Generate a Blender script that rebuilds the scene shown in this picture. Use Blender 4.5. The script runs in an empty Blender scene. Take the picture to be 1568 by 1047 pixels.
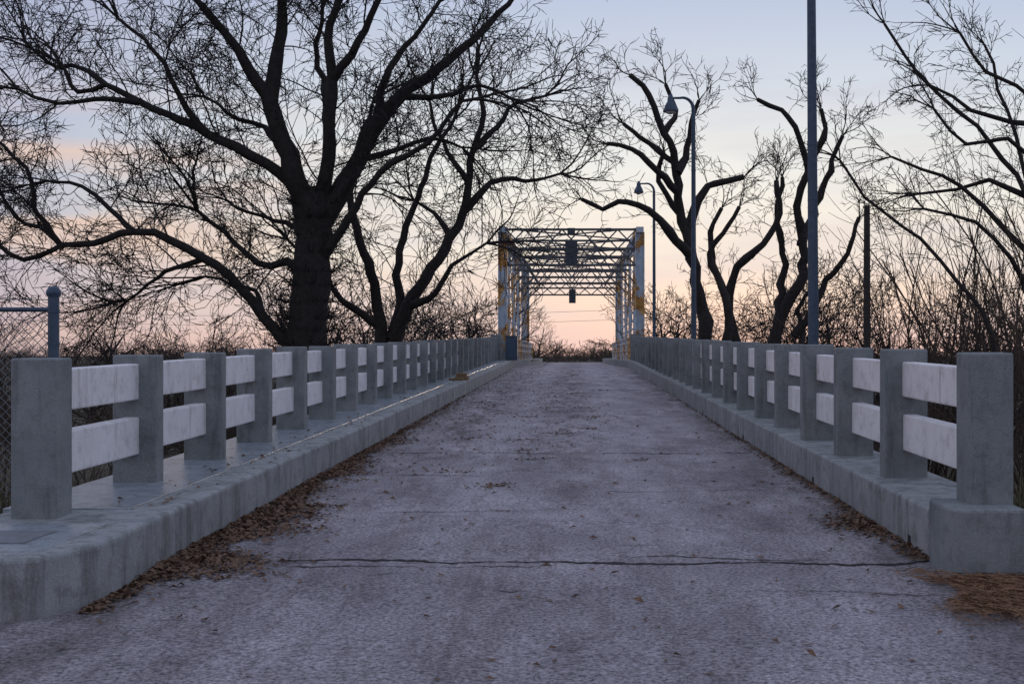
import bpy, bmesh, math, random
import numpy as np
from mathutils import Vector, Matrix
random.seed(11); np.random.seed(11)
R=random
scene=bpy.context.scene
scene.view_settings.view_transform='Standard'; scene.view_settings.look='None'
scene.view_settings.exposure=0; scene.view_settings.gamma=1

# ------------------------------------------------------------------ helpers
def link(ob,parent=None):
    scene.collection.objects.link(ob)
    if parent: ob.parent=parent
    return ob
def empty(name):
    e=bpy.data.objects.new(name,None); e.empty_display_size=.3
    return link(e)
def smooth01(a,b,x):
    t=min(1,max(0,(x-a)/(b-a))); return t*t*(3-2*t)
def zr(y):
    if y<=48: return .02*y
    if y<=56:
        t=y-48; return .96+.02*t-.02*t*t/16
    if y<=80: return 1.04
    return 1.04-.3*smooth01(80,110,y)
def finish(bm,name,mat,parent=None,bevel=0,smooth=False,seg=2):
    me=bpy.data.meshes.new(name); bmesh.ops.recalc_face_normals(bm,faces=bm.faces)
    bm.to_mesh(me); bm.free()
    if smooth:
        for p in me.polygons: p.use_smooth=True
    me.materials.append(mat)
    ob=bpy.data.objects.new(name,me); link(ob,parent)
    if bevel:
        m=ob.modifiers.new('bevel','BEVEL'); m.width=bevel; m.segments=seg; m.limit_method='ANGLE'
    return ob
def hexa(bm,x0,x1,y0,y1,z0,z1,slope=True,ny=1,jit=0):
    ys=[y0+(y1-y0)*i/ny for i in range(ny+1)]
    jx=R.uniform(-jit,jit); jz=R.uniform(-jit,jit)
    rings=[]
    for y in ys:
        o=zr(y) if slope else 0
        rings.append([bm.verts.new((x+jx,y,z+o+jz)) for x,z in ((x0,z0),(x1,z0),(x1,z1),(x0,z1))])
    for a,b in zip(rings[:-1],rings[1:]):
        for i in range(4):
            bm.faces.new((a[i],a[(i+1)%4],b[(i+1)%4],b[i]))
    bm.faces.new(rings[0]); bm.faces.new(rings[-1][::-1])
def beam(bm,p0,p1,w,h):
    p0=Vector(p0);p1=Vector(p1); d=(p1-p0).normalized()
    ref=Vector((0,0,1)) if abs(d.z)<.9 else Vector((0,1,0))
    u=d.cross(ref).normalized(); v=u.cross(d).normalized()
    vs=[]
    for p in (p0,p1):
        vs.append([bm.verts.new(p+u*a*w/2+v*b*h/2) for a,b in ((-1,-1),(1,-1),(1,1),(-1,1))])
    for i in range(4): bm.faces.new((vs[0][i],vs[0][(i+1)%4],vs[1][(i+1)%4],vs[1][i]))
    bm.faces.new(vs[0]); bm.faces.new(vs[1][::-1])
def lathe(bm,prof,cx,cy,cz,n=16):
    rings=[]
    for r,z in prof:
        rings.append([bm.verts.new((cx+r*math.cos(2*math.pi*i/n),cy+r*math.sin(2*math.pi*i/n),cz+z)) for i in range(n)])
    for a,b in zip(rings[:-1],rings[1:]):
        for i in range(n): bm.faces.new((a[i],a[(i+1)%n],b[(i+1)%n],b[i]))
    bm.faces.new(rings[0][::-1]); bm.faces.new(rings[-1])
def tube_path(pts,rad,k,V,F):
    pts=[Vector(p) for p in pts]; n=len(pts)
    base=len(V); u=None
    for i in range(n):
        d=(pts[min(i+1,n-1)]-pts[max(i-1,0)]).normalized()
        if u is None:
            ref=Vector((0,1,0)) if abs(d.y)<.9 else Vector((1,0,0))
            u=d.cross(ref).normalized()
        else:
            u=(u-d*u.dot(d)).normalized()
        v=d.cross(u)
        for j in range(k):
            a=2*math.pi*j/k
            rr=rad[i]
            V.append(tuple(pts[i]+(u*math.cos(a)+v*math.sin(a))*rr))
    for i in range(n-1):
        for j in range(k):
            a=base+i*k+j; b=base+i*k+(j+1)%k
            F.append((a,b,b+k,a+k))
def mesh_np(name,V,F,mat,parent=None,smooth=True):
    me=bpy.data.meshes.new(name)
    V=np.asarray(V,dtype=np.float32); F=np.asarray(F,dtype=np.int32)
    me.vertices.add(len(V)); me.vertices.foreach_set('co',V.ravel())
    k=F.shape[1]
    me.loops.add(len(F)*k); me.loops.foreach_set('vertex_index',F.ravel())
    me.polygons.add(len(F)); me.polygons.foreach_set('loop_start',np.arange(0,len(F)*k,k,dtype=np.int32))
    me.polygons.foreach_set('use_smooth',np.full(len(F),smooth))
    me.update(calc_edges=True); me.materials.append(mat)
    return me
def prisms(S,k):
    S=np.asarray(S,dtype=np.float64)
    A=S[:,0:3];B=S[:,3:6];r0=S[:,6:7];r1=S[:,7:8]
    d=B-A; d/=np.linalg.norm(d,axis=1,keepdims=True)+1e-9
    B=B+d*r1*.5
    ref=np.where(np.abs(d[:,2:3])<.9,np.array([[0,0,1.]]),np.array([[1.,0,0]]))
    u=np.cross(d,ref); u/=np.linalg.norm(u,axis=1,keepdims=True); v=np.cross(d,u)
    vs=[]
    for P,r in ((A,r0),(B,r1)):
        for j in range(k):
            a=2*math.pi*j/k; vs.append(P+r*(u*math.cos(a)+v*math.sin(a)))
    V=np.stack(vs,axis=1).reshape(-1,3)
    n=len(S); base=(np.arange(n)*2*k)[:,None]
    F=[]
    for j in range(k):
        F.append(np.concatenate([base+j,base+(j+1)%k,base+k+(j+1)%k,base+k+j],axis=1))
    F=np.stack(F,axis=1).reshape(-1,4)
    return V,F
def build_tree_mesh(name,tubes,segs,mat):
    V=[];F=[]
    for pts,rad in tubes: tube_path(pts,rad,10,V,F)
    Vs=[np.array(V).reshape(-1,3)] if V else []; Fs=[np.array(F).reshape(-1,4)] if F else []
    off=len(V)
    big=[s for s in segs if s[6]>.025]; small=[s for s in segs if s[6]<=.025]
    for L,k in ((big,5),(small,3)):
        if L:
            v,f=prisms(L,k); Vs.append(v); Fs.append(f+off); off+=len(v)
    return mesh_np(name,np.concatenate(Vs),np.concatenate(Fs),mat)

# ------------------------------------------------------------------ materials
def newmat(name):
    m=bpy.data.materials.new(name); m.use_nodes=True
    nt=m.node_tree; b=nt.nodes['Principled BSDF']
    return m,nt,b
def N(nt,t,**kw):
    n=nt.nodes.new(t)
    for k,v in kw.items(): setattr(n,k,v)
    return n
def pos(nt,scale=(1,1,1)):
    g=N(nt,'ShaderNodeNewGeometry'); m=N(nt,'ShaderNodeMapping'); m.inputs['Scale'].default_value=scale
    nt.links.new(g.outputs['Position'],m.inputs['Vector']); return m.outputs[0]
def noise(nt,vec,scale,detail=6,rough=.6):
    n=N(nt,'ShaderNodeTexNoise'); n.inputs['Scale'].default_value=scale; n.inputs['Detail'].default_value=detail
    n.inputs['Roughness'].default_value=rough; nt.links.new(vec,n.inputs['Vector']); return n.outputs['Fac']
def ramp(nt,fac,stops):
    r=N(nt,'ShaderNodeValToRGB'); e=r.color_ramp.elements
    while len(e)<len(stops): e.new(.5)
    for el,(p,c) in zip(e,stops):
        el.position=p; el.color=(c[0],c[1],c[2],1) if hasattr(c,'__len__') else (c,c,c,1)
    nt.links.new(fac,r.inputs['Fac']); return r.outputs['Color']
def mix(nt,fac,a,b,mode='MIX'):
    m=N(nt,'ShaderNodeMix',data_type='RGBA',blend_type=mode)
    for s,v in ((m.inputs[0],fac),(m.inputs[6],a),(m.inputs[7],b)):
        if isinstance(v,bpy.types.NodeSocket): nt.links.new(v,s)
        elif hasattr(v,'__len__'): s.default_value=(*v,1)
        else: s.default_value=v
    return m.outputs[2]
def math_(nt,op,a,b=0,c=0,clamp=False):
    m=N(nt,'ShaderNodeMath',operation=op); m.use_clamp=clamp
    for i,v in enumerate((a,b,c)):
        if isinstance(v,bpy.types.NodeSocket): nt.links.new(v,m.inputs[i])
        else: m.inputs[i].default_value=v
    return m.outputs[0]
def bump(nt,b,h,strength,dist):
    n=N(nt,'ShaderNodeBump'); n.inputs['Strength'].default_value=strength; n.inputs['Distance'].default_value=dist
    nt.links.new(h,n.inputs['Height']); nt.links.new(n.outputs[0],b.inputs['Normal'])
def concrete(name,c1,c2,stain=(.08,.07,.06),rough=.85,stain_lo=.55,drip=.6,grime=.5):
    m,nt,b=newmat(name); p=pos(nt)
    col=ramp(nt,noise(nt,p,2.2,8,.65),[(.3,c1),(.7,c2)])
    ps=pos(nt,(6,6,.7))
    s=ramp(nt,noise(nt,ps,1.3,6,.7),[(stain_lo,0),(stain_lo+.14,1)])
    col=mix(nt,math_(nt,'MULTIPLY',s,drip),col,stain)
    bl=ramp(nt,noise(nt,p,6.5,8,.75),[(.50,0),(.66,1)])
    col=mix(nt,math_(nt,'MULTIPLY',bl,grime),col,stain)
    fine=noise(nt,p,90,4,.7)
    col=mix(nt,.6,col,ramp(nt,fine,[(.3,.3),(.7,.7)]),'OVERLAY')
    nt.links.new(col,b.inputs['Base Color']); b.inputs['Roughness'].default_value=rough
    bump(nt,b,math_(nt,'ADD',fine,math_(nt,'MULTIPLY',noise(nt,p,9,5,.6),2)),.6,.006)
    return m
M_post=concrete('grey_concrete',(.16,.18,.18),(.255,.27,.265),(.065,.065,.06),.85,.52,.5,.4)
M_bar=concrete('white_painted_concrete',(.72,.70,.68),(.84,.82,.80),(.28,.25,.22),.7,.56,.5,.4)
M_curb=concrete('kerb_concrete',(.22,.235,.235),(.35,.36,.35),(.075,.068,.058),.85,.48,.5,.5)
M_walk=concrete('smooth_sidewalk',(.23,.275,.30),(.34,.375,.395),(.09,.09,.095),.25,.5,.4,.5)

# road
M_road,nt,b=newmat('road_surface'); p=pos(nt)
col=ramp(nt,noise(nt,pos(nt,(1,.6,1)),1.1,9,.7),[(.34,(.24,.215,.23)),(.5,(.36,.33,.345)),(.64,(.50,.46,.475))])
g=N(nt,'ShaderNodeSeparateXYZ'); nt.links.new(p,g.inputs[0])
X=g.outputs['X']; Y=g.outputs['Y']
streak=noise(nt,pos(nt,(1.5,.3,1)),1.5,10,.78)
col=mix(nt,math_(nt,'MULTIPLY',ramp(nt,streak,[(.50,0),(.58,1)]),.45),col,(.16,.135,.135))
far=math_(nt,'MULTIPLY',math_(nt,'SUBTRACT',Y,9),.12,clamp=True)
ctr=math_(nt,'SUBTRACT',1,math_(nt,'MULTIPLY',math_(nt,'ABSOLUTE',math_(nt,'ADD',X,.1)),1.9),clamp=True)
lft=math_(nt,'SUBTRACT',1,math_(nt,'MULTIPLY',math_(nt,'ABSOLUTE',math_(nt,'ADD',X,1.75)),1.5),clamp=True)
cd=math_(nt,'MULTIPLY',math_(nt,'ADD',ctr,lft),ramp(nt,noise(nt,pos(nt,(1.6,.6,1)),1.9,9,.78),[(.48,0),(.56,.8)]),clamp=True)
col=mix(nt,math_(nt,'MULTIPLY',cd,far),col,(.10,.08,.075))
wp=math_(nt,'SUBTRACT',1,math_(nt,'MULTIPLY',math_(nt,'ABSOLUTE',math_(nt,'SUBTRACT',math_(nt,'ABSOLUTE',math_(nt,'ADD',X,.15)),.85)),2.4),clamp=True)
col=mix(nt,math_(nt,'MULTIPLY',wp,ramp(nt,noise(nt,pos(nt,(1.2,.25,1)),1.3,6,.6),[(.4,0),(.6,.5)])),col,(.50,.47,.48))
ax=math_(nt,'ABSOLUTE',math_(nt,'ADD',X,.15))
edge=math_(nt,'MULTIPLY',math_(nt,'SUBTRACT',ax,1.8),1.6,clamp=True)
dn=ramp(nt,noise(nt,pos(nt,(2,.6,1)),1.7,8,.7),[(.4,0),(.6,1)])
col=mix(nt,math_(nt,'MULTIPLY',math_(nt,'MULTIPLY',edge,dn),.7),col,(.10,.085,.07))
sp=noise(nt,p,42,5,.8)
col=mix(nt,1,col,ramp(nt,sp,[(.37,.14),(.5,.5),(.64,.86)]),'OVERLAY')
v=N(nt,'ShaderNodeTexVoronoi'); v.inputs['Scale'].default_value=30; nt.links.new(p,v.inputs['Vector'])
peb=ramp(nt,v.outputs['Distance'],[(.0,1),(.26,0)])
col=mix(nt,math_(nt,'MULTIPLY',peb,ramp(nt,noise(nt,p,5,3,.6),[(.45,0),(.6,.85)])),col,(.07,.06,.065))
nt.links.new(col,b.inputs['Base Color']); b.inputs['Roughness'].default_value=.88
h=math_(nt,'ADD',sp,math_(nt,'MULTIPLY',noise(nt,p,11,7,.75),2.2))
bump(nt,b,h,1,.018)

def simple(name,c,c2=None,scale=8,rough=.8,metal=0,bmp=.3):
    m,nt,b=newmat(name); p=pos(nt); n=noise(nt,p,scale,6,.65)
    nt.links.new(ramp(nt,n,[(.3,c),(.7,c2 or c)]),b.inputs['Base Color'])
    b.inputs['Roughness'].default_value=rough; b.inputs['Metallic'].default_value=metal
    if bmp: bump(nt,b,n,bmp,.02)
    return m
M_bark=simple('dark_bark',(.011,.009,.008),(.034,.028,.024),9,.95,0,.9)
M_twig=simple('brown_twigs',(.03,.02,.014),(.07,.046,.03),5,.95,0,0)
M_far=simple('distant_brush',(.04,.032,.022),(.09,.062,.044),.3,1,0,0)
M_crack=simple('crack_fill',(.012,.010,.010),(.03,.026,.024),20,1)
M_leaf=simple('dry_leaf_litter',(.06,.034,.022),(.24,.145,.085),14,.9,0,0)
M_straw=simple('pine_straw',(.12,.062,.032),(.29,.165,.085),14,.9,0,0)
M_grass=simple('dry_grass',(.05,.055,.022),(.14,.115,.06),3,.95,0,0)
M_pole=simple('blue_grey_paint',(.022,.045,.08),(.055,.09,.13),12,.5,0,.1)
M_wood=simple('weathered_wood',(.16,.10,.05),(.26,.17,.09),25,.85)
M_darkpole=simple('creosote_pole',(.02,.018,.016),(.05,.045,.04),15,.9)
M_galv=simple('galvanised_wire',(.14,.15,.16),(.22,.23,.24),20,.6,.3,0)
M_sign=simple('sign_metal',(.03,.04,.05),(.06,.07,.08),10,.6,.2,0)
M_glass=simple('lamp_diffuser',(.5,.5,.48),(.6,.6,.58),10,.3,0,0)
M_steel,nt,b=newmat('rusted_painted_steel'); p=pos(nt)
base=ramp(nt,noise(nt,p,3,6,.6),[(.3,(.34,.43,.50)),(.7,(.58,.65,.70))])
ru=ramp(nt,noise(nt,pos(nt,(1.0,.35,.6)),1.25,7,.7),[(.475,0),(.52,1)])
rc=ramp(nt,noise(nt,p,4,6,.65),[(.32,(.16,.06,.02)),(.5,(.50,.25,.06)),(.66,(.70,.47,.16))])
nt.links.new(mix(nt,ru,base,rc),b.inputs['Base Color']); b.inputs['Roughness'].default_value=.75
M_steel2=simple('silhouette_bracing_steel',(.05,.055,.06),(.15,.15,.15),6,.8,0,0)  # silhouette against the sky put into the bracing's dark base colour
M_ground,nt,b=newmat('ground_soil'); p=pos(nt)
c=ramp(nt,noise(nt,p,.6,9,.7),[(.3,(.045,.04,.025)),(.5,(.08,.068,.042)),(.7,(.12,.10,.065))])
c=mix(nt,.6,c,ramp(nt,noise(nt,p,25,4,.7),[(.3,.2),(.7,.8)]),'OVERLAY')
nt.links.new(c,b.inputs['Base Color']); b.inputs['Roughness'].default_value=1
bump(nt,b,noise(nt,p,12,6,.7),.8,.05)

# ------------------------------------------------------------------ world / sky
w=bpy.data.worlds.new('World'); scene.world=w; w.use_nodes=True; nt=w.node_tree
bg=nt.nodes['Background']
SUN_EL=math.radians(3); SUN_AZ=math.radians(6)
sky=N(nt,'ShaderNodeTexSky',sky_type='NISHITA'); sky.sun_disc=False
sky.sun_elevation=SUN_EL; sky.sun_rotation=SUN_AZ
tc=N(nt,'ShaderNodeTexCoord'); s=N(nt,'ShaderNodeSeparateXYZ'); nt.links.new(tc.outputs['Generated'],s.inputs[0])
Z=s.outputs['Z']
rA=ramp(nt,Z,[(0,(.80,.56,.53)),(.04,(.90,.71,.62)),(.09,(.93,.86,.76)),(.16,(.85,.87,.85)),(.23,(.66,.73,.83)),(.31,(.50,.58,.77)),(.6,(.49,.55,.76)),(1,(.50,.56,.79))])
rB=ramp(nt,Z,[(0,(.48,.37,.43)),(.05,(.53,.44,.50)),(.12,(.47,.48,.60)),(.2,(.46,.52,.69)),(.3,(.40,.47,.68)),(.6,(.45,.51,.73)),(1,(.50,.56,.79))])
az=math_(nt,'ADD',math_(nt,'MULTIPLY',s.outputs['X'],math.sin(SUN_AZ)),math_(nt,'MULTIPLY',s.outputs['Y'],math.cos(SUN_AZ)))
f=N(nt,'ShaderNodeMapRange',interpolation_type='SMOOTHSTEP'); f.inputs['From Min'].default_value=.80; f.inputs['From Max'].default_value=.965
nt.links.new(az,f.inputs['Value'])
c=mix(nt,f.outputs[0],rB,rA)
mp=N(nt,'ShaderNodeMapping'); mp.inputs['Scale'].default_value=(2.2,2.2,13); mp.inputs['Rotation'].default_value=(0,.12,0); nt.links.new(tc.outputs['Generated'],mp.inputs['Vector'])
cn=noise(nt,mp.outputs[0],1.7,8,.55)
cm=ramp(nt,cn,[(.42,0),(.56,1)])
band=ramp(nt,Z,[(0,.3),(.05,.7),(.09,.9),(.17,.85),(.215,.12),(.4,.03)])
left=N(nt,'ShaderNodeMapRange'); left.inputs['From Min'].default_value=-.14; left.inputs['From Max'].default_value=-.38
nt.links.new(s.outputs['X'],left.inputs['Value'])
cf=math_(nt,'MULTIPLY',math_(nt,'MULTIPLY',cm,band),math_(nt,'ADD',math_(nt,'MULTIPLY',left.outputs[0],.85),.10))
c=mix(nt,cf,c,(.86,.62,.50))
# thin grey-lavender veils
mp2=N(nt,'ShaderNodeMapping'); mp2.inputs['Scale'].default_value=(1.3,1.3,8); mp2.inputs['Location'].default_value=(4,2,1); nt.links.new(tc.outputs['Generated'],mp2.inputs['Vector'])
v2=ramp(nt,noise(nt,mp2.outputs[0],2.3,8,.6),[(.48,0),(.66,.35)])
c=mix(nt,v2,c,(.55,.55,.68))
nish=mix(nt,1,sky.outputs[0],(.10,.10,.10),'MULTIPLY')
c=mix(nt,.05,c,nish)
below=N(nt,'ShaderNodeMapRange'); below.inputs['From Min'].default_value=-.03; below.inputs['From Max'].default_value=0
nt.links.new(Z,below.inputs['Value'])
c=mix(nt,below.outputs[0],(.10,.085,.07),c)
nt.links.new(c,bg.inputs['Color']); bg.inputs['Strength'].default_value=1.0

sl=bpy.data.lights.new('sun','SUN'); sl.energy=.2; sl.angle=math.radians(4); sl.color=(1,.75,.58)
so=bpy.data.objects.new('sun',sl); link(so)
dirv=Vector((math.sin(SUN_AZ)*math.cos(SUN_EL),math.cos(SUN_AZ)*math.cos(SUN_EL),math.sin(SUN_EL)))
so.rotation_euler=dirv.to_track_quat('Z','Y').to_euler()

# ------------------------------------------------------------------ camera
cam=bpy.data.cameras.new('camera'); cam.lens=40.2; cam.sensor_width=36; cam.clip_end=3000; cam.clip_start=.05
cam.shift_x=-.0612; cam.shift_y=.0137
co=bpy.data.objects.new('camera',cam); link(co); co.location=(0,0,1.5)
co.rotation_euler=(math.radians(90),0,0); scene.camera=co

# ------------------------------------------------------------------ terrain
def gh(x,y):
    near=.02*min(max(y,-20),7.2)-.03
    d=smooth01(7.35,15,y)
    far=-1.5-2.2*smooth01(35,50,y)*(1-smooth01(74,88,y))
    far=far+ (2.2)*smooth01(74,120,y)
    z=near*(1-d)+far*d
    z+= d*.18*math.sin(x*.7+1.3*math.sin(y*.31))*math.cos(y*.43)
    return z
xs=np.concatenate([[-1500,-800,-400,-200,-100],np.linspace(-60,60,121),[100,200,400,800,1500]])
ys=np.concatenate([[-200,-60,-20,-5],np.linspace(0,130,196),[160,200,300,600,1200,2500]])
V=[(x,y,gh(x,y) if abs(x)<=100 and y<1000 else .7 if y>120 else gh(x,y)) for y in ys for x in xs]
nx=len(xs); F=[(j*nx+i,j*nx+i+1,(j+1)*nx+i+1,(j+1)*nx+i) for j in range(len(ys)-1) for i in range(nx-1)]
link(bpy.data.objects.new('ground',mesh_np('ground',V,F,M_ground)))

# ------------------------------------------------------------------ road
CX=-.15; XL=-2.65; XR=2.36
bm=bmesh.new()
def strip(bm,x0f,x1f,ylist,dz=0,nx=1):
    prev=None
    for y in ylist:
        a,b_=x0f(y),x1f(y)
        row=[bm.verts.new((a+(b_-a)*i/nx,y,zr(y)+dz)) for i in range(nx+1)]
        if prev:
            for i in range(nx): bm.faces.new((prev[i],prev[i+1],row[i+1],row[i]))
        prev=row
strip(bm,lambda y:-16,lambda y:16,[-8,-4,0,4,7.1])
strip(bm,lambda y:XL-.1,lambda y:XR+.1,[7.1]+[8+i for i in range(0,73)])
strip(bm,lambda y:-2.75,lambda y:2.5,[80,84,88,92,96,100,105,110,130])
bmesh.ops.remove_doubles(bm,verts=bm.verts,dist=.001)
road=finish(bm,'road',M_road)
bm=bmesh.new()
def crack(x0,x1,y,w,amp):
    n=int((x1-x0)/.04); prev=None; yy=y; drift=0
    ph=R.uniform(0,9)
    for i in range(n+1):
        x=x0+(x1-x0)*i/n
        drift=drift*.93+R.gauss(0,.014)
        yy=y+amp*math.sin(x*1.3+ph)+amp*.4*math.sin(x*4.1+ph*2)+drift
        ww=w*R.uniform(.4,1.4)*(.25+.75*abs(math.sin(x*1.9+ph)))*min(1,(i+.3)/4,(n-i+.3)/4)
        a=bm.verts.new((x,yy-ww,zr(yy-ww)+.004)); c_=bm.verts.new((x,yy+ww,zr(yy+ww)+.004))
        if prev: bm.faces.new((prev[0],a,c_,prev[1]))
        prev=(a,c_)
crack(-2.0,2.36,7.52,.028,.05)
crack(-1.9,-.2,7.36,.010,.04); crack(.3,1.8,7.66,.009,.04)
crack(-2.4,2.3,14.3,.018,.06); crack(-2.4,2.3,22.0,.024,.05); crack(-2.4,2.3,30,.025,.05); crack(.2,1.9,10.9,.009,.08)
crack(-1.7,.1,9.6,.007,.1); crack(.9,2.2,6.6,.006,.06); crack(-2.3,-.9,12,.010,.05)
for i in range(60):
    x=R.uniform(-2.3,1.9); crack(x,x+R.uniform(.12,.5),R.uniform(5.2,24),R.uniform(.004,.009),.02)
finish(bm,'crack_fill',M_crack,road)

# ------------------------------------------------------------------ sidewalk and kerbs
sw=empty('sidewalk')
ycuts=[7.62+4.85*i for i in range(9)]+[50.2]
bm=bmesh.new()
poly=[(XL,7.612),(XL,6.35),(-2.82,5.97),(-3.4,5.84),(-9,5.72),(-9,7.1),(-3.75,7.25),(-3.75,7.612)]
lo=[bm.verts.new((x,y,zr(y)-.3)) for x,y in poly]; hi=[bm.verts.new((x,y,zr(y)+.33)) for x,y in poly]
n=len(poly); bm.faces.new(hi); bm.faces.new(lo[::-1])
for i in range(n): bm.faces.new((lo[i],lo[(i+1)%n],hi[(i+1)%n],hi[i]))
for a,b_ in zip(ycuts[:-1],ycuts[1:]): hexa(bm,XL,-2.45-.52,a+.012,b_-.012,-.3,.33,ny=4,jit=.005)
finish(bm,'kerb',M_curb,sw,bevel=.03,seg=3)
bm=bmesh.new()
for i,(a,b_) in enumerate(zip(ycuts[:-1],ycuts[1:])): hexa(bm,-3.82,-2.45-.525,a+.010,b_-.010,-.3,.332,ny=4,jit=.001)
finish(bm,'walk_slab',M_walk,sw,bevel=.006)
bm=bmesh.new()
hexa(bm,-8.6,-2.86,6.12,7.0,.3,.3345)
finish(bm,'smooth_topping',M_walk,sw,bevel=.002)
bm=bmesh.new(); hexa(bm,-3.75,-3.05,6.33,6.72,.33,.343)
finish(bm,'access_plate',M_galv,sw,bevel=.004)

kb=empty('kerb')
bm=bmesh.new()
yc=[7.3+4.6*i for i in range(9)]+[50.2]
for a,b_ in zip(yc[:-1],yc[1:]): hexa(bm,XR,3.0,a+.012 if a>7.4 else a,b_-.012,-.3,.33,ny=4,jit=.006)
finish(bm,'kerb_blocks',M_curb,kb,bevel=.025,seg=3)
bm=bmesh.new()
for y in (8.05,11.3,16,21,27): 
    beam(bm,(XR-.008,y,zr(y)+.05),(XR+.03,y,zr(y)+.05),.06,.06)
finish(bm,'drain_hole',M_crack,kb)
bm=bmesh.new()
for sgn,x0,x1,xo in ((-1,XL,CX-2.1,-3.0),(1,XR,CX+2.1,2.7)):
    pts=[(x0,50.2),(x1,55),(x1,80),(xo,80),(xo,50.2)]
    lo=[bm.verts.new((x,y,zr(y)-.3)) for x,y in pts]; hi=[bm.verts.new((x,y,zr(y)+.3)) for x,y in pts]
    n=5; bm.faces.new(hi); bm.faces.new(lo)
    for i in range(n): bm.faces.new((lo[i],lo[(i+1)%n],hi[(i+1)%n],hi[i]))
finish(bm,'flared_kerb',M_curb,sw,bevel=.02)

br=empty('approach_bridge')
bm=bmesh.new()
hexa(bm,-3.9,3.1,7.6,50,-.85,-.305,ny=8)
for y in (16,25,34,43):
    for x in (-2.8,2.0): hexa(bm,x-.25,x+.25,y-.25,y+.25,-6,-.852)
    hexa(bm,-3.6,2.8,y-.3,y+.3,-1.25,-.855)
hexa(bm,-3.9,3.1,7.3,7.59,-4,-.305)
finish(bm,'deck_and_piers',M_curb,br,bevel=.02)

# ------------------------------------------------------------------ railings
def railing(side):
    e=empty('bridge_railing')
    bp=bmesh.new(); bb=bmesh.new()
    if side<0:
        inner=-3.27; endy=7.2; first=8.95; H=1.34; n=26
    else:
        inner=2.49; endy=7.22; first=9.2; H=1.375; n=25
    s=side
    def xs_(a,b_):
        u,v=inner+s*a,inner+s*b_
        return (min(u,v),max(u,v))
    x0,x1=xs_(0,.285)
    hexa(bp,x0,x1,endy,endy+.25,.25,H+.0)
    ys_=[first+1.635*i for i in range(n)]
    for y in ys_:
        x0,x1=xs_(0,.345)
        hexa(bp,x0,x1,y,y+.17,.25,H-.012+R.uniform(-.008,.008),jit=.008)
    x0,x1=xs_(-.05,.4)
    hexa(bp,x0,x1,50.0-.25,50.2,.25,H+.1)
    for i,(a,b_) in enumerate(zip([endy+.2]+[y+.14 for y in ys_],[y+.03 for y in ys_]+[49.8])):
        if b_<=a: continue
        for z0,z1 in ((.56,.85),(.985,1.265)):
            o=R.uniform(-.008,.008)
            x0,x1=xs_(.145+o,.26+o)
            hexa(bb,x0,x1,a,b_,z0,z1,jit=.008)
    finish(bp,'posts',M_post,e,bevel=.014,seg=2)
    finish(bb,'rails',M_bar,e,bevel=.012,seg=2)
    if s>0:
        bq=bmesh.new(); hexa(bq,2.32,2.78,7.0,7.50,-.2,.42)
        finish(bq,'pedestal',M_post,e,bevel=.02)
    return e
railing(-1); railing(1)

# ------------------------------------------------------------------ truss bridge
tb=empty('steel_truss_bridge')
TL=CX-3.02; TR=CX+3.02; Z0=1.0; ZT=6.95; YS=[50.4+4.9*i for i in range(6)]
bs=bmesh.new(); bd=bmesh.new()
def laced(bm,p0,p1,w,dirv,n,fl=.06,t=.02):
    p0=Vector(p0);p1=Vector(p1);dv=Vector(dirv)
    beam(bm,p0-dv*w/2,p1-dv*w/2,fl,fl); beam(bm,p0+dv*w/2,p1+dv*w/2,fl,fl)
    for i in range(n):
        a=p0.lerp(p1,i/n); b_=p0.lerp(p1,(i+1)/n); s_=1 if i%2 else -1
        beam(bm,a-dv*w/2*s_,b_+dv*w/2*s_,t,t*1.6)
        beam(bm,a+dv*w/2*s_,b_-dv*w/2*s_,t,t*1.6)
for X_ in (TL,TR):
    sg=-1 if X_<0 else 1
    for i,y in enumerate(YS):
        if i in (0,5):
            hexa(bs,X_-.17,X_+.17,y-.02,y+.02,Z0-.4,ZT,slope=False)
            hexa(bs,X_-.20,X_-.165,y-.16,y+.16,Z0-.4,ZT,slope=False)
            hexa(bs,X_+.165,X_+.20,y-.16,y+.16,Z0-.4,ZT,slope=False)
            for k in range(12):
                z=Z0+.3+k*.5; hexa(bs,X_-.19,X_+.19,y-.035,y-.022,z,z+.06,slope=False)
        else:
            laced(bs,(X_,y,Z0),(X_,y,ZT),.30,(0,1,0),13,.07)
            laced(bs,(X_+.17*-sg,y,Z0),(X_+.17*-sg,y,ZT),.26,(0,1,0),13,.05)
            laced(bs,(X_-.08*sg,y-.15,Z0),(X_-.08*sg,y-.15,ZT),.24,(1,0,0),15,.045)
    hexa(bs,X_-.16,X_+.16,YS[0]-.2,YS[-1]+.2,ZT-.02,ZT+.22,slope=False)
    hexa(bs,X_-.10,X_+.10,YS[0],YS[-1],Z0-.3,Z0-.05,slope=False)
    for i in range(5):
        a,b_=YS[i],YS[i+1]
        if i in (0,1,2): beam(bs,(X_+.03,a,ZT),(X_+.03,b_,Z0),.05,.14)
        if i in (2,3,4): beam(bs,(X_-.04,a,Z0),(X_-.04,b_,ZT),.05,.14)
        hexa(bs,X_-.18,X_+.18,b_-.3,b_+.3,ZT-.25,ZT+.24,slope=False)
    xi=X_-sg*.42
    for z in (1.75,2.05,2.3): beam(bs,(xi,YS[0],z),(xi,YS[-1],z),.05,.06)
    n=24
    for k in range(n):
        a=YS[0]+(YS[-1]-YS[0])*k/n; b_=YS[0]+(YS[-1]-YS[0])*(k+1)/n
        beam(bs,(xi,a,1.3),(xi,b_,2.3),.02,.03); beam(bs,(xi+.02,a,2.3),(xi+.02,b_,1.3),.02,.03)
        if k%4==0: beam(bs,(xi,a,1.0),(xi,a,2.34),.06,.06)
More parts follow.
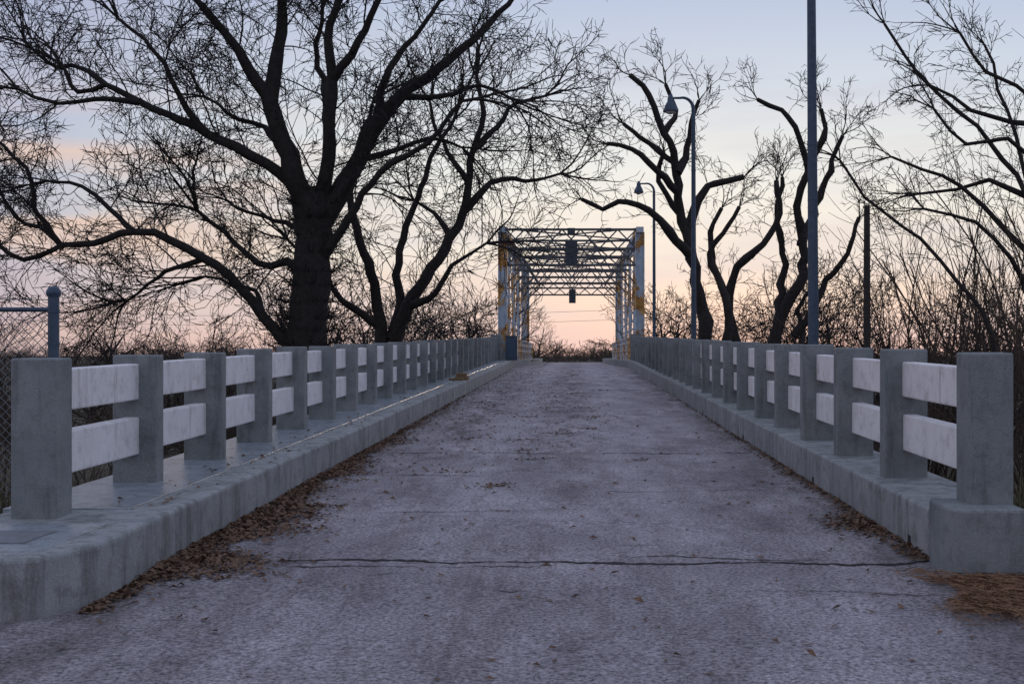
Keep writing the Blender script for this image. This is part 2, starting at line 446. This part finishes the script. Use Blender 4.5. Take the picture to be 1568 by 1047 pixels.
for i,y in enumerate(YS):
    zb=ZT-1.45 if i in (0,5) else ZT-1.3
    zm=(ZT+zb)/2
    for z in ((ZT+.12),zm,zb): beam(bd,(TL+.15,y,z),(TR-.15,y,z),.07,.10)
    if i in (0,5):
        for (z0,z1,n) in ((zm,ZT+.12,7),(zb,zm,7)):
            for k in range(n):
                a=TL+.15+(TR-TL-.3)*k/n; b_=TL+.15+(TR-TL-.3)*(k+1)/n
                beam(bd,(a,y-.03,z0),(b_,y-.03,z1),.035,.06); beam(bd,(a,y+.03,z1),(b_,y+.03,z0),.035,.06)
    else:
        n=6
        for k in range(n):
            a=TL+.15+(TR-TL-.3)*k/n; b_=TL+.15+(TR-TL-.3)*(k+1)/n
            z0,z1=(zb,ZT+.1) if k%2 else (ZT+.1,zb)
            beam(bd,(a,y,z0),(b_,y,z1),.04,.06)
    for X_,sg in ((TL,1),(TR,-1)):
        prev=(X_+sg*.17,y,zb-1.0)
        for k in range(1,6):
            t=k/5; q=(X_+sg*(.17+.85*math.sin(t*1.57)*t),y,zb-1.0+1.0*t)
            beam(bd,prev,q,.05,.06); prev=q
    if i<5:
        y2=YS[i+1]
        beam(bd,(TL,y,ZT+.15),(TR,y2,ZT+.15),.06,.06); beam(bd,(TR,y,ZT+.17),(TL,y2,ZT+.17),.06,.06)
    hexa(bd,TL,TR,y-.12,y+.12,.35,.72,slope=False)
finish(bs,'trusses',M_steel,tb); finish(bd,'portal_and_sway_bracing',M_steel2,tb)
bm=bmesh.new()
hexa(bm,CX-.27,CX+.27,50.22,50.30,5.45,6.55,slope=False)
hexa(bm,CX-.17,CX+.17,50.2,50.32,6.85,7.12,slope=False)
hexa(bm,CX-.22,CX+.22,74.6,74.7,4.95,5.85,slope=False)
hexa(bm,CX+1.5,CX+1.75,50.2,50.3,6.95,7.12,slope=False)
hexa(bm,CX-1.7,CX-1.45,50.2,50.3,6.95,7.12,slope=False)
finish(bm,'clearance_sign_plates',M_sign,tb,bevel=.01)
bm=bmesh.new(); hexa(bm,CX-2.1,CX+2.1,50.2,79.9,-.35,-.02,slope=True,ny=20); finish(bm,'deck',M_curb,tb)
bm=bmesh.new()
for y in (50.6,74.9): hexa(bm,-3.8,3.5,y-.7,y+.7,-7,.30,slope=False)
finish(bm,'stone_piers',M_curb,tb,bevel=.03)
bm=bmesh.new(); hexa(bm,-2.95,-2.45,49.0,49.35,.33,1.35); hexa(bm,-2.98,-2.42,48.97,49.38,1.352,1.40)
hexa(bm,-2.9,-2.5,48.985,48.998,.42,1.28)
finish(bm,'utility_cabinet',M_pole,None,bevel=.01)
bm=bmesh.new(); 
hexa(bm,-2.98,-2.66,28.4,28.9,.334,.42); hexa(bm,-2.95,-2.70,28.5,28.8,.421,.50); beam(bm,(-3.1,28.3,zr(28.3)+.36),(-2.75,28.2,zr(28.2)+.36),.1,.05)
finish(bm,'wood_block',M_wood,None,bevel=.01)

# ------------------------------------------------------------------ street lamps
def lamp(x,y,lean=0):
    e=empty('street_lamp'); zt=8.65; zb=gh(x,y)-.2
    V=[];F=[]
    pts=[];rad=[]
    for i in range(12):
        t=i/11; pts.append((x-lean*t,y,zb+(zt-.35-zb)*t)); rad.append(.085-.03*t)
    xt=x-lean
    for i in range(1,10):
        a=math.pi/2*i/9*1.15
        pts.append((xt-.30*(1-math.cos(a)),y,zt-.35+.33*math.sin(a))); rad.append(.052-.002*i)
    lx=pts[-1][0]; lz=pts[-1][2]
    pts.append((lx-.22,y,lz-.0)); rad.append(.03)
    tube_path(pts,rad,14,V,F)
    link(bpy.data.objects.new('pole',mesh_np('pole',V,F,M_pole)),e)
    hx=lx-.26
    bm=bmesh.new()
    lathe(bm,[(.03,.10),(.055,.10),(.06,.03),(.085,.0),(.09,-.10),(.12,-.14),(.17,-.25),(.205,-.36),(.205,-.38),(.19,-.38),(.16,-.27)],hx,y,lz,20)
    finish(bm,'bell_shade',M_pole,e,smooth=True)
    bm=bmesh.new(); lathe(bm,[(.15,-.30),(.16,-.37),(.12,-.42),(.04,-.45)],hx,y,lz,16); finish(bm,'diffuser',M_glass,e,smooth=True)
    bm=bmesh.new(); lathe(bm,[(.12,zb+.2),(.12,zb+.5),(.09,zb+.6)],x,y,0,16)
    for z in (1.2,4.4,6.6):
        lathe(bm,[(.088-.03*z/9,z),(.088-.03*z/9,z+.06)],x-lean*(z-zb)/(zt-zb),y,0,14)
    beam(bm,(x-.3,y,.6+zr(y)),(x,y,.6+zr(y)),.12,.1)
    finish(bm,'base_and_bands',M_pole,e)
lamp(3.32,15.8,.06); lamp(3.30,31.6,.02); lamp(3.3,47.3,.02)

bm=bmesh.new(); lathe(bm,[(.15,-2),(.14,3),(.12,7.3),(.10,7.36)],11.4,44.6,0,12)
finish(bm,'utility_pole',M_darkpole,smooth=False)
segs=[]
for z in (5.9,6.9):
    for k in range(40):
        f0=lambda t:(-75+95*t,118,z-2.2*math.sin(math.pi*t)*.6)
        segs.append((*f0(k/40),*f0((k+1)/40),.015,.015))
v_,f_=prisms(segs,4); link(bpy.data.objects.new('power_line',mesh_np('power_line',v_,f_,M_darkpole)))

# ------------------------------------------------------------------ chain link fence
fe=empty('chain_link_fence')
segs=[]
fy=10.6; fx1=-4.83; fx0=-13; z0=-.9; z1=1.93
def sg(a,b_,r): segs.append((*a,*b_,r,r))
sp_=.085
k=fx0-(z1-z0)
while k<fx1:
    a0=max(k,fx0); a1=min(k+(z1-z0),fx1)
    if a1>a0:
        sg((a0,fy,z0+(a0-k)),(a1,fy,z0+(a1-k)),.0035)
        sg((a0,fy+.007,z1-(a0-k)),(a1,fy+.007,z1-(a1-k)),.0035)
    k+=sp_
v_,f_=prisms(segs,4); link(bpy.data.objects.new('wire_mesh',mesh_np('wire_mesh',v_,f_,M_galv)),fe)
segs=[]
sg((fx0,fy,z1),(fx1,fy,z1),.022)
for x in (-7.6,-10.4,-13): sg((x,fy,-1.2),(x,fy,2.0),.03)
sg((fx1,fy,-1.2),(fx1,fy,2.06),.05)
sg((fx0,fy+.02,2.12),(fx1,fy,2.02),.004)
v_,f_=prisms(segs,12); link(bpy.data.objects.new('posts_and_rail',mesh_np('posts_and_rail',v_,f_,M_pole)),fe)
bm=bmesh.new(); lathe(bm,[(.058,2.05),(.068,2.08),(.066,2.10),(.045,2.135),(.01,2.15)],fx1,fy,0,14)
for z in (.3,.9,1.6,1.9): lathe(bm,[(.056,z),(.056,z+.03)],fx1,fy,0,14)
finish(bm,'post_cap',M_pole,fe)

# ------------------------------------------------------------------ trees
def rnd_perp(d):
    while True:
        x,y,z=R.gauss(0,1),R.gauss(0,1),R.gauss(0,1)
        k=x*d[0]+y*d[1]+z*d[2]; x-=k*d[0];y-=k*d[1];z-=k*d[2]
        l=math.sqrt(x*x+y*y+z*z)
        if l>.1: return x/l,y/l,z/l
def grow(S,p,d,r,L,lvl,P):
    n=max(3,min(10,int(L/P['seg'])+1)); st=L/n
    r_end=max(P['rmin']*.6,r*.35); j=P['jit']; up=P['up']
    x,y,z=p; dx,dy,dz=d
    bend=rnd_perp(d); bj=P.get('bend',.08)
    for i in range(n):
        dx+=R.gauss(0,j)+bend[0]*bj; dy+=R.gauss(0,j)+bend[1]*bj; dz+=R.gauss(0,j)+bend[2]*bj+up
        l=math.sqrt(dx*dx+dy*dy+dz*dz); dx/=l;dy/=l;dz/=l
        nx_,ny_,nz_=x+dx*st,y+dy*st,z+dz*st
        ra=r+(r_end-r)*i/n; rb=r+(r_end-r)*(i+1)/n
        S.append((x,y,z,nx_,ny_,nz_,ra,rb)); x,y,z=nx_,ny_,nz_
        if lvl>0 and (i>0 or n<4) and R.random()<P['prob']:
            for _ in range(2 if R.random()<P.get('dbl',.15) else 1):
                q=rnd_perp((dx,dy,dz)); a=R.uniform(*P['ang']); ca,sa=math.cos(a),math.sin(a)
                cl=L*R.uniform(*P['ratio'])*(1-.35*i/n)
                if cl>P['minL']:
                    grow(S,(x,y,z),(dx*ca+q[0]*sa,dy*ca+q[1]*sa,dz*ca+q[2]*sa),max(P['rmin'],rb*.6),cl,lvl-1,P)
def catmull(pts,step):
    P_=[np.array(p,float) for p in pts]; P_=[2*P_[0]-P_[1]]+P_+[2*P_[-1]-P_[-2]]
    out=[]
    for i in range(1,len(P_)-2):
        a,b_,c_,d_=P_[i-1:i+3]; L=np.linalg.norm((c_-b_)[:3]); n=max(1,int(L/step))
        for k in range(n):
            t=k/n
            out.append(.5*((2*b_)+(-a+c_)*t+(2*a-5*b_+4*c_-d_)*t*t+(-a+3*b_-3*c_+d_)*t**3))
    out.append(P_[-2]); return out
def hand_tree(name,origin,s,limbs,P,dens,Lfac,lvl,knob=.0,trunk_twigs=0,gn=.03,thin=.010):
    tubes=[];S=[]
    for li,(r0,r1,pts) in enumerate(limbs):
        p3=[]
        for q in pts:
            p3.append((q[0]*s,(q[2] if len(q)>2 else 0)*s,q[1]*s))
        tot=[0]
        for a,b_ in zip(p3[:-1],p3[1:]): tot.append(tot[-1]+math.dist(a,b_))
        full=[(p[0],p[1],p[2],(r0+(r1-r0)*(t/tot[-1])**.75)*s) for p,t in zip(p3,tot)]
        sm=catmull(full,.3)
        pts_=[];rad=[]
        for i,q in enumerate(sm):
            g_=gn if i not in (0,) else 0
            pts_.append((q[0]+R.gauss(0,g_),q[1]+R.gauss(0,g_*1.2),q[2]+R.gauss(0,g_*.6)))
            rad.append(max(.008,q[3]*(1+R.uniform(-.06,.06)+(knob*R.random() if R.random()<.25 else 0))))
        tubes.append((pts_,rad))
        N_=len(pts_)
        for i in range(1,N_):
            a=Vector(pts_[i-1]);b_=Vector(pts_[i]); d=(b_-a).normalized(); seglen=(b_-a).length
            t=i/N_
            if li==0 and not trunk_twigs and b_.z<0: continue
            dn=dens*(.25 if li==0 else 1)*(.5+1.0*t)
            k=int(dn*seglen+R.random())
            for _ in range(k):
                q=rnd_perp(d); an=R.uniform(.6,1.25); dd=d*math.cos(an)+Vector(q)*math.sin(an); dd.z+=.15; dd.normalize()
                L=Lfac*R.uniform(.45,1.15)*(1 if R.random()<.7 else .5)*(1-.3*t)
                rr=min(rad[i]*.5,L*thin)
                grow(S,tuple(b_),tuple(dd),max(P['rmin'],rr),L,lvl,P)
        if rad[-1]<.15:
            d=(Vector(pts_[-1])-Vector(pts_[-2])).normalized()
            for _ in range(4):
                dd=(d+Vector(rnd_perp(d))*.5).normalized()
                L=Lfac*R.uniform(.7,1.1)
                grow(S,pts_[-1],tuple(dd),min(rad[-1]*.9,L*.018),L,lvl,P)
    if trunk_twigs:
        pts_,rad=tubes[0]
        for _ in range(trunk_twigs):
            i=R.randrange(len(pts_)//3,len(pts_)); q=R.uniform(0,6.28); dd=(math.cos(q),math.sin(q),.5)
            p=pts_[i]; grow(S,(p[0]+dd[0]*rad[i]*.8,p[1]+dd[1]*rad[i]*.8,p[2]),dd,P['rmin'],R.uniform(.25,.6),1,P)
    me=build_tree_mesh(name,tubes,S,M_bark)
    ob=bpy.data.objects.new(name,me); ob.location=origin; link(ob)
    return ob

PA=dict(seg=.24,jit=.13,up=.02,prob=.82,ang=(.45,1.05),ratio=(.38,.72),minL=.16,rmin=.0088,bend=.07)
A=[(36,27,[(2,-190),(-2,-30),(2,40),(8,110,3),(8,165,5),(6,215,5),(4,235,5)]),
 (21,4,[(2,190,5),(-12,250,-10),(-32,310,-20),(-46,370,-25),(-40,430,-20),(-34,500,-10),(-36,560),(-25,640,10)]),
 (11,3,[(-46,365,-25),(-80,415,-30),(-110,465,-45),(-150,510,-60),(-185,570,-70)]),
 (20,3,[(12,175,5),(45,235,15),(75,290,25),(100,345,30),(135,390,35),(175,420,40),(230,470,60),(290,530,75),(330,580,80)]),
 (14,4,[(12,205,8),(32,270,0),(38,330,-20),(46,400,-30),(42,460,-40),(60,520,-50),(70,600,-60)]),
 (8,3,[(46,400,-30),(90,450,-60),(130,520,-80),(150,600,-90)]),
 (8,3,[(100,345,30),(108,420,60),(150,500,90),(190,560,110)]),
 (8,3,[(38,330,-20),(20,400,30),(0,460,60),(5,540,80)]),
 (10,3,[(-8,235,0),(-35,262,-10),(-80,290,-30),(-140,318,-40),(-200,345,-40),(-245,366,-30),(-300,395,-20),(-345,385,-10),(-370,420,0)]),
 (5,2,[(-245,366,-30),(-300,365,-60),(-345,352,-80),(-400,372,-90)]),
 (5,2,[(-300,395,-20),(-350,430,10),(-410,440,30),(-450,480,40)]),
 (6,2,[(-140,318,-40),(-175,370,-70),(-200,430,-90),(-250,470,-100)]),
 (10,3,[(-15,-10,-8),(-60,45,-20),(-95,90,-35),(-140,130,-50),(-190,160,-60),(-240,168,-60),(-300,152,-60),(-350,147,-55),(-410,130,-50),(-455,150,-40)]),
 (5,2,[(-350,147,-55),(-385,200,-60),(-395,260,-70),(-450,310,-80)]),
 (5,2,[(-240,168,-60),(-285,205,-40),(-330,240,-30),(-390,250,-20)]),
 (5,2,[(-350,147,-55),(-400,180,-20),(-450,200,0),(-480,250,10)]),
 (8,3,[(0,85,0),(-35,135,20),(-60,125,30),(-85,130,40),(-130,165,60),(-190,215,70)]),
 (5,2,[(-60,45,-20),(-85,85,20),(-120,95,40),(-170,110,50)]),
 (5,2,[(-140,130,-50),(-190,120,-20),(-230,105,0),(-280,70,10)]),
 (6,2,[(-35,300,-20),(-75,340,30),(-120,360,60),(-180,400,80)]),
 (8,3,[(20,130,3),(60,175,-30),(95,225,-50),(140,270,-60),(200,300,-70),(240,360,-70)]),
 (6,2,[(75,290,25),(130,310,50),(180,330,70),(230,320,80)]),
 (6,2,[(135,390,35),(200,385,20),(260,400,10),(310,380,0)]),
 (6,2,[(8,150,5),(-30,190,40),(-70,200,70),(-150,230,90)])]
hand_tree('pecan_tree',(-6.09,26,1.72),.01486,A,PA,3.8,2.4,3,trunk_twigs=420)

PB=dict(seg=.28,jit=.14,up=.02,prob=.8,ang=(.45,1.05),ratio=(.38,.7),minL=.22,rmin=.0108,bend=.07)
B=[(16,3,[(-5,-150),(5,-10),(25,50),(60,110,10),(90,155,15),(108,195,20),(118,240,10),(124,290,0),(142,345,-10),(130,400,-10)]),
 (7,2,[(110,200,20),(150,245,30),(185,253,40),(220,250,45),(255,262,50)]),
 (6,2,[(124,290,0),(160,330,20),(190,370,30),(235,380,30)]),
 (5,2,[(118,240,10),(80,300,-20),(60,360,-30)]),
 (12,3,[(-10,-60),(-20,50),(-30,100,-10),(-45,150,-20),(-58,210,-20),(-50,290,-10),(-30,360,0)]),
 (9,3,[(0,0),(10,60,20),(5,120,30),(15,180,40),(40,240,50),(60,300,55),(90,350,60)]),
 (7,2,[(-15,20),(-70,60,-20),(-110,110,-30),(-150,150,-40)]),
 (7,2,[(25,50),(70,70,-30),(100,110,-50),(150,140,-60)]),
 (6,2,[(90,155,15),(60,200,40),(30,220,50)])]
hand_tree('pecan_tree',(-5.45,34,1.98),.0194,B,PB,2.8,2.2,3)

PC=dict(seg=.2,jit=.17,up=.03,prob=.82,ang=(.45,1.0),ratio=(.4,.72),minL=.18,rmin=.0098,bend=.09)
C=[(14,4,[(-5,-150),(-15,0),(-20,50),(-35,120),(-42,160,10),(-55,215,10),(-60,265,0),(-78,310,-10),(-95,350,-10),(-112,382,-10),(-130,398,-10)]),
 (8,3,[(-35,120),(-72,158,-20),(-103,190,-30),(-150,202,-40),(-172,190,-40),(-205,205,-40)]),
 (7,5,[(-42,155,10),(-22,210,20),(-8,232,25),(22,243,30),(48,249,30)]),
 (7,3,[(-58,250,0),(-40,290,20),(-35,330,20),(-25,365,20)]),
 (7,3,[(-55,222,10),(-92,250,-20),(-130,282,-30),(-165,290,-30)]),
 (5,3,[(-78,310,-10),(-62,350,10),(-75,390,10)]),
 (5,3,[(-60,265,0),(-100,300,20),(-135,330,30)]),
 (6,3,[(-42,170,10),(-70,220,30),(-85,245,40),(-75,290,40)]),
 (9,3,[(15,-60),(20,40),(5,90,20),(-5,130,30),(15,160,30),(40,200,30)])]
hand_tree('pollarded_tree',(4.17,34,2.08),.0194,C,PC,3.3,1.15,3,knob=.3,gn=.035,thin=.011)
D=[(13,3,[(-20,-120),(0,0),(22,50),(46,95),(44,150,10),(38,200,10),(46,240,0),(52,270,0),(30,318,-10),(8,345,-10),(-28,358,-10)]),
 (8,3,[(44,140,10),(66,190,30),(80,230,30),(98,275,30),(112,312,30)]),
 (6,3,[(52,262,0),(70,300,-20),(68,345,-20)]),
 (10,4,[(-55,-100),(-60,0),(-72,50),(-55,105,-10),(-20,140,-20),(5,185,-20),(0,235,-20)]),
 (7,3,[(-70,50),(-88,110,20),(-95,160,20),(-75,200,20)]),
 (8,3,[(5,20),(16,80,20),(20,130,30),(8,190,30),(20,250,30)]),
 (7,3,[(30,0),(60,40),(80,85),(108,125,-20),(125,180,-20)]),
 (6,3,[(25,-40),(45,0),(40,40,20),(65,75,30)])]
hand_tree('pollarded_tree',(6.62,38,2.15),.0217,D,PC,2.9,1.3,3,knob=.3,gn=.035,thin=.011)

PE=dict(seg=.16,jit=.12,up=-.01,prob=.85,ang=(.4,1.0),ratio=(.3,.6),minL=.08,rmin=.0048,bend=.08,dbl=.3)
E=[(8,2,[(25,-220),(10,0),(-20,120),(-30,220),(-60,280,10),(-100,330,20),(-150,380,30),(-205,440,30),(-235,490,30)]),
 (6,2,[(10,50),(0,200,-30),(-20,320,-40),(-60,375,-50),(-110,395,-60),(-150,450,-60)]),
 (6,2,[(0,100),(-50,170,30),(-110,240,50),(-170,270,60),(-220,290,60)]),
 (5,2,[(-10,150),(-40,260,-60),(-90,290,-90),(-150,280,-100),(-200,330,-100)]),
 (5,2,[(-60,-200),(-80,0),(-120,90,40),(-170,160,70),(-250,230,90),(-290,290,100)]),
 (5,2,[(-20,50),(-70,120,-50),(-130,170,-70),(-210,190,-80)]),
 (5,2,[(10,150),(-10,280,60),(-40,400,80),(-60,480,90)]),
 (5,2,[(-30,220),(-70,250,40),(-120,240,60),(-180,230,60)]),
 (5,2,[(-20,320,-40),(-70,320,-60),(-130,340,-60),(-190,380,-50)])]
hand_tree('willow_tree',(6.58,16,1.73),.00914,E,PE,8.5,.8,3,gn=.02)

def shrub_mesh(name,nst,H,spread,P,lvl,mat,seed):
    R.seed(seed); S=[]
    for i in range(nst):
        a=R.uniform(0,6.28); q=R.random()**.7*spread
        d=Vector((math.cos(a)*q,math.sin(a)*q,1)).normalized()
        grow(S,(math.cos(a)*q*.5,math.sin(a)*q*.5,0),tuple(d),H*.005+.004,H*R.uniform(.6,1.1),lvl,P)
    return build_tree_mesh(name,[],S,mat)
PS=dict(seg=.35,jit=.07,up=.02,prob=.6,ang=(.25,.7),ratio=(.25,.5),minL=.15,rmin=.0048,bend=.05,dbl=.2)
sh=[shrub_mesh('shrub_stems',9,4.4,.6,PS,2,M_twig,s_) for s_ in (1,2,3)]
R.seed(77)
for i,(x,y,sc_) in enumerate([(5.2,12,.9),(6.2,14.5,1.05),(7.2,16,1.1),(5.6,17.5,1.0),(7.9,20,1.3),(6.6,22,1.2),(9.3,24,1.5),(5.4,24,.8),(10.5,29,1.7),(4.7,10.2,.75),(8.6,27,1.3),
    (-5.6,13,.5),(-7.5,15,.6),(-9,17,.7),(-11,20,.8),(-7,21,.65),(-13,24,.9)]):
    o=bpy.data.objects.new('shrub',sh[i%3]); o.location=(x,y,gh(x,y)-.05); o.rotation_euler=(0,0,R.uniform(0,6.28)); o.scale=(sc_,sc_,sc_*R.uniform(.9,1.1)); link(o)

def bg_tree_mesh(name,H,P,seed):
    R.seed(seed); tubes=[];S=[]
    for st in range(R.choice((1,2,3))):
        a=R.uniform(0,6.28); x=y=0; z=-1; dx,dy=math.cos(a)*.22,math.sin(a)*.22
        pts=[(0,0,-1)];rad=[H*.02]
        for i in range(9):
            dx+=R.gauss(0,.12);dy+=R.gauss(0,.12); l=H*.085
            x+=dx*l;y+=dy*l;z+=l*1.0 if z>0 else 1.0
            pts.append((x,y,z)); rad.append(H*.02*(1-i/11))
            if z>H*.2:
                for _ in range(3):
                    q=R.uniform(0,6.28); grow(S,(x,y,z),(math.cos(q)*.8,math.sin(q)*.8,.55),rad[-1]*.5,H*R.uniform(.2,.4),3,P)
        tubes.append((pts,rad))
    return build_tree_mesh(name,tubes,S,M_bark)
PG=dict(seg=.4,jit=.15,up=.03,prob=.75,ang=(.4,1.0),ratio=(.4,.7),minL=.3,rmin=.015,bend=.08)
bt=[bg_tree_mesh('bare_tree_mesh',8,PG,s_) for s_ in (21,22,23,24)]
R.seed(5)
def place_tree(x,y,h,i):
    o=bpy.data.objects.new('bare_tree',bt[i%4]); s_=h/8; o.location=(x,y,gh(x,y)); o.scale=(s_,s_,s_); o.rotation_euler=(0,0,R.uniform(0,6.28)); link(o)
for i,(x,d,h) in enumerate([(-26,60,8.5),(-34.8,70,7),(-5.5,62,9.5),(-8.1,75,9),(9.3,60,8),(14,60,9.5),(5.6,75,10),(5.3,62,8),(16.3,55,8.5),(15.9,45,7),(-27,75,6),(-18.8,62,7),(-11.6,60,8),(-3.6,112,5),(22.6,60,9),(-7.9,58,8),(-36,90,6),(15.5,80,9),
     (-10.4,48,8.5),(-7.6,45,7.5),(-5.9,50,8),(-13,52,7),(8.2,48,7.5),(10.2,50,8.5),(12.3,48,7.5),(13.6,52,8.5),(18,50,8),(-22,55,5.5),(-17,50,5.5)]):
    place_tree(x,d,h,i)
PF=dict(seg=.4,jit=.14,up=.02,prob=.75,ang=(.4,1.0),ratio=(.4,.7),minL=.35,rmin=.022,bend=.08,dbl=.2)
fm=[shrub_mesh('distant_brush_mesh',10,3.2,.9,PF,2,M_far,s_) for s_ in (41,42,43)]
dt=empty('distant_treeline'); R.seed(9)
def put(x,y,s_,zs=1):
    o=bpy.data.objects.new('brush',R.choice(fm)); o.location=(x,y,gh(x,y)-.2); o.scale=(s_,s_,s_*zs); o.rotation_euler=(0,0,R.uniform(0,6.28)); link(o,dt)
for i in range(110):
    y=R.uniform(120,190); x=R.uniform(-.55,.42)*y; put(x,y,R.uniform(.6,1.3),R.uniform(.4,.8)*(1 if abs(x)>12 else .6))
for i in range(30):
    put(R.uniform(-9,9),R.uniform(125,150),R.uniform(.8,1.5),R.uniform(.4,.75))
for i in range(90):
    y=R.uniform(45,110); x=R.uniform(-.55,.42)*y
    if abs(x)<5.5+.02*y: continue
    put(x,y,R.uniform(.8,1.3),R.uniform(.6,1.0))
for i in range(34):
    y=R.uniform(26,45); x=R.choice((-1,1))*R.uniform(5.5,16); put(x,y,R.uniform(.6,.9),.9)

# ------------------------------------------------------------------ leaf litter, straw, grass
def quads(name,items,mat,obname):
    V=[];F=[]
    for (x,y,z,L,W,yaw,tilt,curl) in items:
        ca,sa=math.cos(yaw),math.sin(yaw); b_=len(V)
        for u,v_,h in ((-L,0,0),(0,-W,curl*L),(L,0,tilt*L),(0,W,curl*L*.3)):
            V.append((x+u*ca-v_*sa,y+u*sa+v_*ca,z+h))
        F.append((b_,b_+1,b_+2,b_+3))
    ob=bpy.data.objects.new(obname,mesh_np(name,V,F,mat,smooth=False)); link(ob); return ob
R.seed(3)
it=[]
def leaf(x,y,h=.0,sc_=1):
    it.append((x,y,zr(y)+.006+h,R.uniform(.012,.036)*sc_,R.uniform(.006,.016)*sc_,R.uniform(0,6.28),R.uniform(-.1,.7),R.uniform(0,.8)))
for i in range(13500):
    y=6.9+R.expovariate(1/4.2)
    if y>34: continue
    wid=(.21 if y<10 else .10)*(1+.55*math.sin(y*2.1)+.3*math.sin(y*5.3)); wid=max(.03,wid)
    lim=XL+(.66 if y<10 else .42)+.12*math.sin(y*3.7)+.06*math.sin(y*11)+R.gauss(0,.10)
    x=XL+.01+R.expovariate(1/wid)
    if x>lim or R.random()>smooth01(6.6,7.7,y+R.gauss(0,.2)): continue
    leaf(x,y,R.uniform(0,.035)*math.exp(-(x-XL)/.2))
for i in range(500):
    y=R.uniform(6.1,7.2); leaf(XL+R.expovariate(1/.05),y)
for i in range(1500):
    y=7.5+R.expovariate(1/6)
    if y<36: leaf(XR-.01-R.expovariate(1/.05),y,R.uniform(0,.015))
for i in range(700): leaf(XR-.02-abs(R.gauss(0,.16)),8.9+R.gauss(0,.22),R.uniform(0,.01))
for i in range(420):
    leaf(R.uniform(-2.5,2.3),4+R.expovariate(1/9),0,R.uniform(.7,1.4))
for i in range(1800):
    y=R.uniform(12,45); leaf(XL+R.uniform(0,1.7)**1.5,y,0,1)
for i in range(900):
    y=R.uniform(14,45); leaf(R.gauss(-.1,.5),y,0,1)
for c_ in range(24):
    cx,cy=R.uniform(-2.2,.8),R.uniform(10,30)
    for i in range(30): leaf(cx+R.gauss(0,.13),cy+R.gauss(0,.07),0,1)
for i in range(160):
    y=7.6+R.expovariate(1/8); leaf(R.uniform(-3.2,-2.72),y,.335)
quads('leaf_litter',it,M_leaf,'leaf_litter')
it=[]
for i in range(13000):
    a=R.random()
    x=2.45+R.gauss(0,.25)+ (R.uniform(0,3) if a>.45 else 0); y=6.5+R.gauss(0,.27)
    if x<2.0+.2*math.sin(y*5)+R.uniform(0,.16) or y>7.2+(x>2.85)*.8: continue
    if y<5.72+R.uniform(0,.1): continue
    if 2.28<x<2.82 and y>6.98: continue
    it.append((x,y,zr(y)+.006+R.uniform(0,.035),R.uniform(.04,.09),R.uniform(.0012,.0028),R.uniform(0,6.28),R.uniform(-.2,.3),.1))
quads('pine_straw',it,M_straw,'pine_straw')
V=[];F=[]
def blade(x,y,z,h,w):
    a=R.uniform(0,6.28); lx,ly=math.cos(a),math.sin(a); ln=R.uniform(.1,.7)*h; b_=len(V)
    V.extend([(x-ly*w,y+lx*w,z),(x+ly*w,y-lx*w,z),(x+lx*ln*.4+ly*w*.7,y+ly*ln*.4-lx*w*.7,z+h*.6),(x+lx*ln*.4-ly*w*.7,y+ly*ln*.4+lx*w*.7,z+h*.6),
              (x+lx*ln,y+ly*ln,z+h),(x+lx*ln+.001,y+ly*ln,z+h)])
    F.append((b_,b_+1,b_+2,b_+3)); F.append((b_+3,b_+2,b_+5,b_+4))
for i in range(26000):
    s_=R.choice((-1,1)); 
    y=7.6+abs(R.gauss(0,9)); x=(3.15 if s_>0 else -3.95)+s_*abs(R.gauss(0,3.5))
    z=gh(x,y); blade(x,y,z-.02,R.uniform(.15,.8),.006)
for i in range(3000):
    x=2.95+abs(R.gauss(0,1.5)); y=7.3+R.uniform(-.1,.9); blade(x,y,gh(x,y)-.02,R.uniform(.05,.3),.003)
link(bpy.data.objects.new('grass',mesh_np('grass',V,F,M_grass)))
print('done')
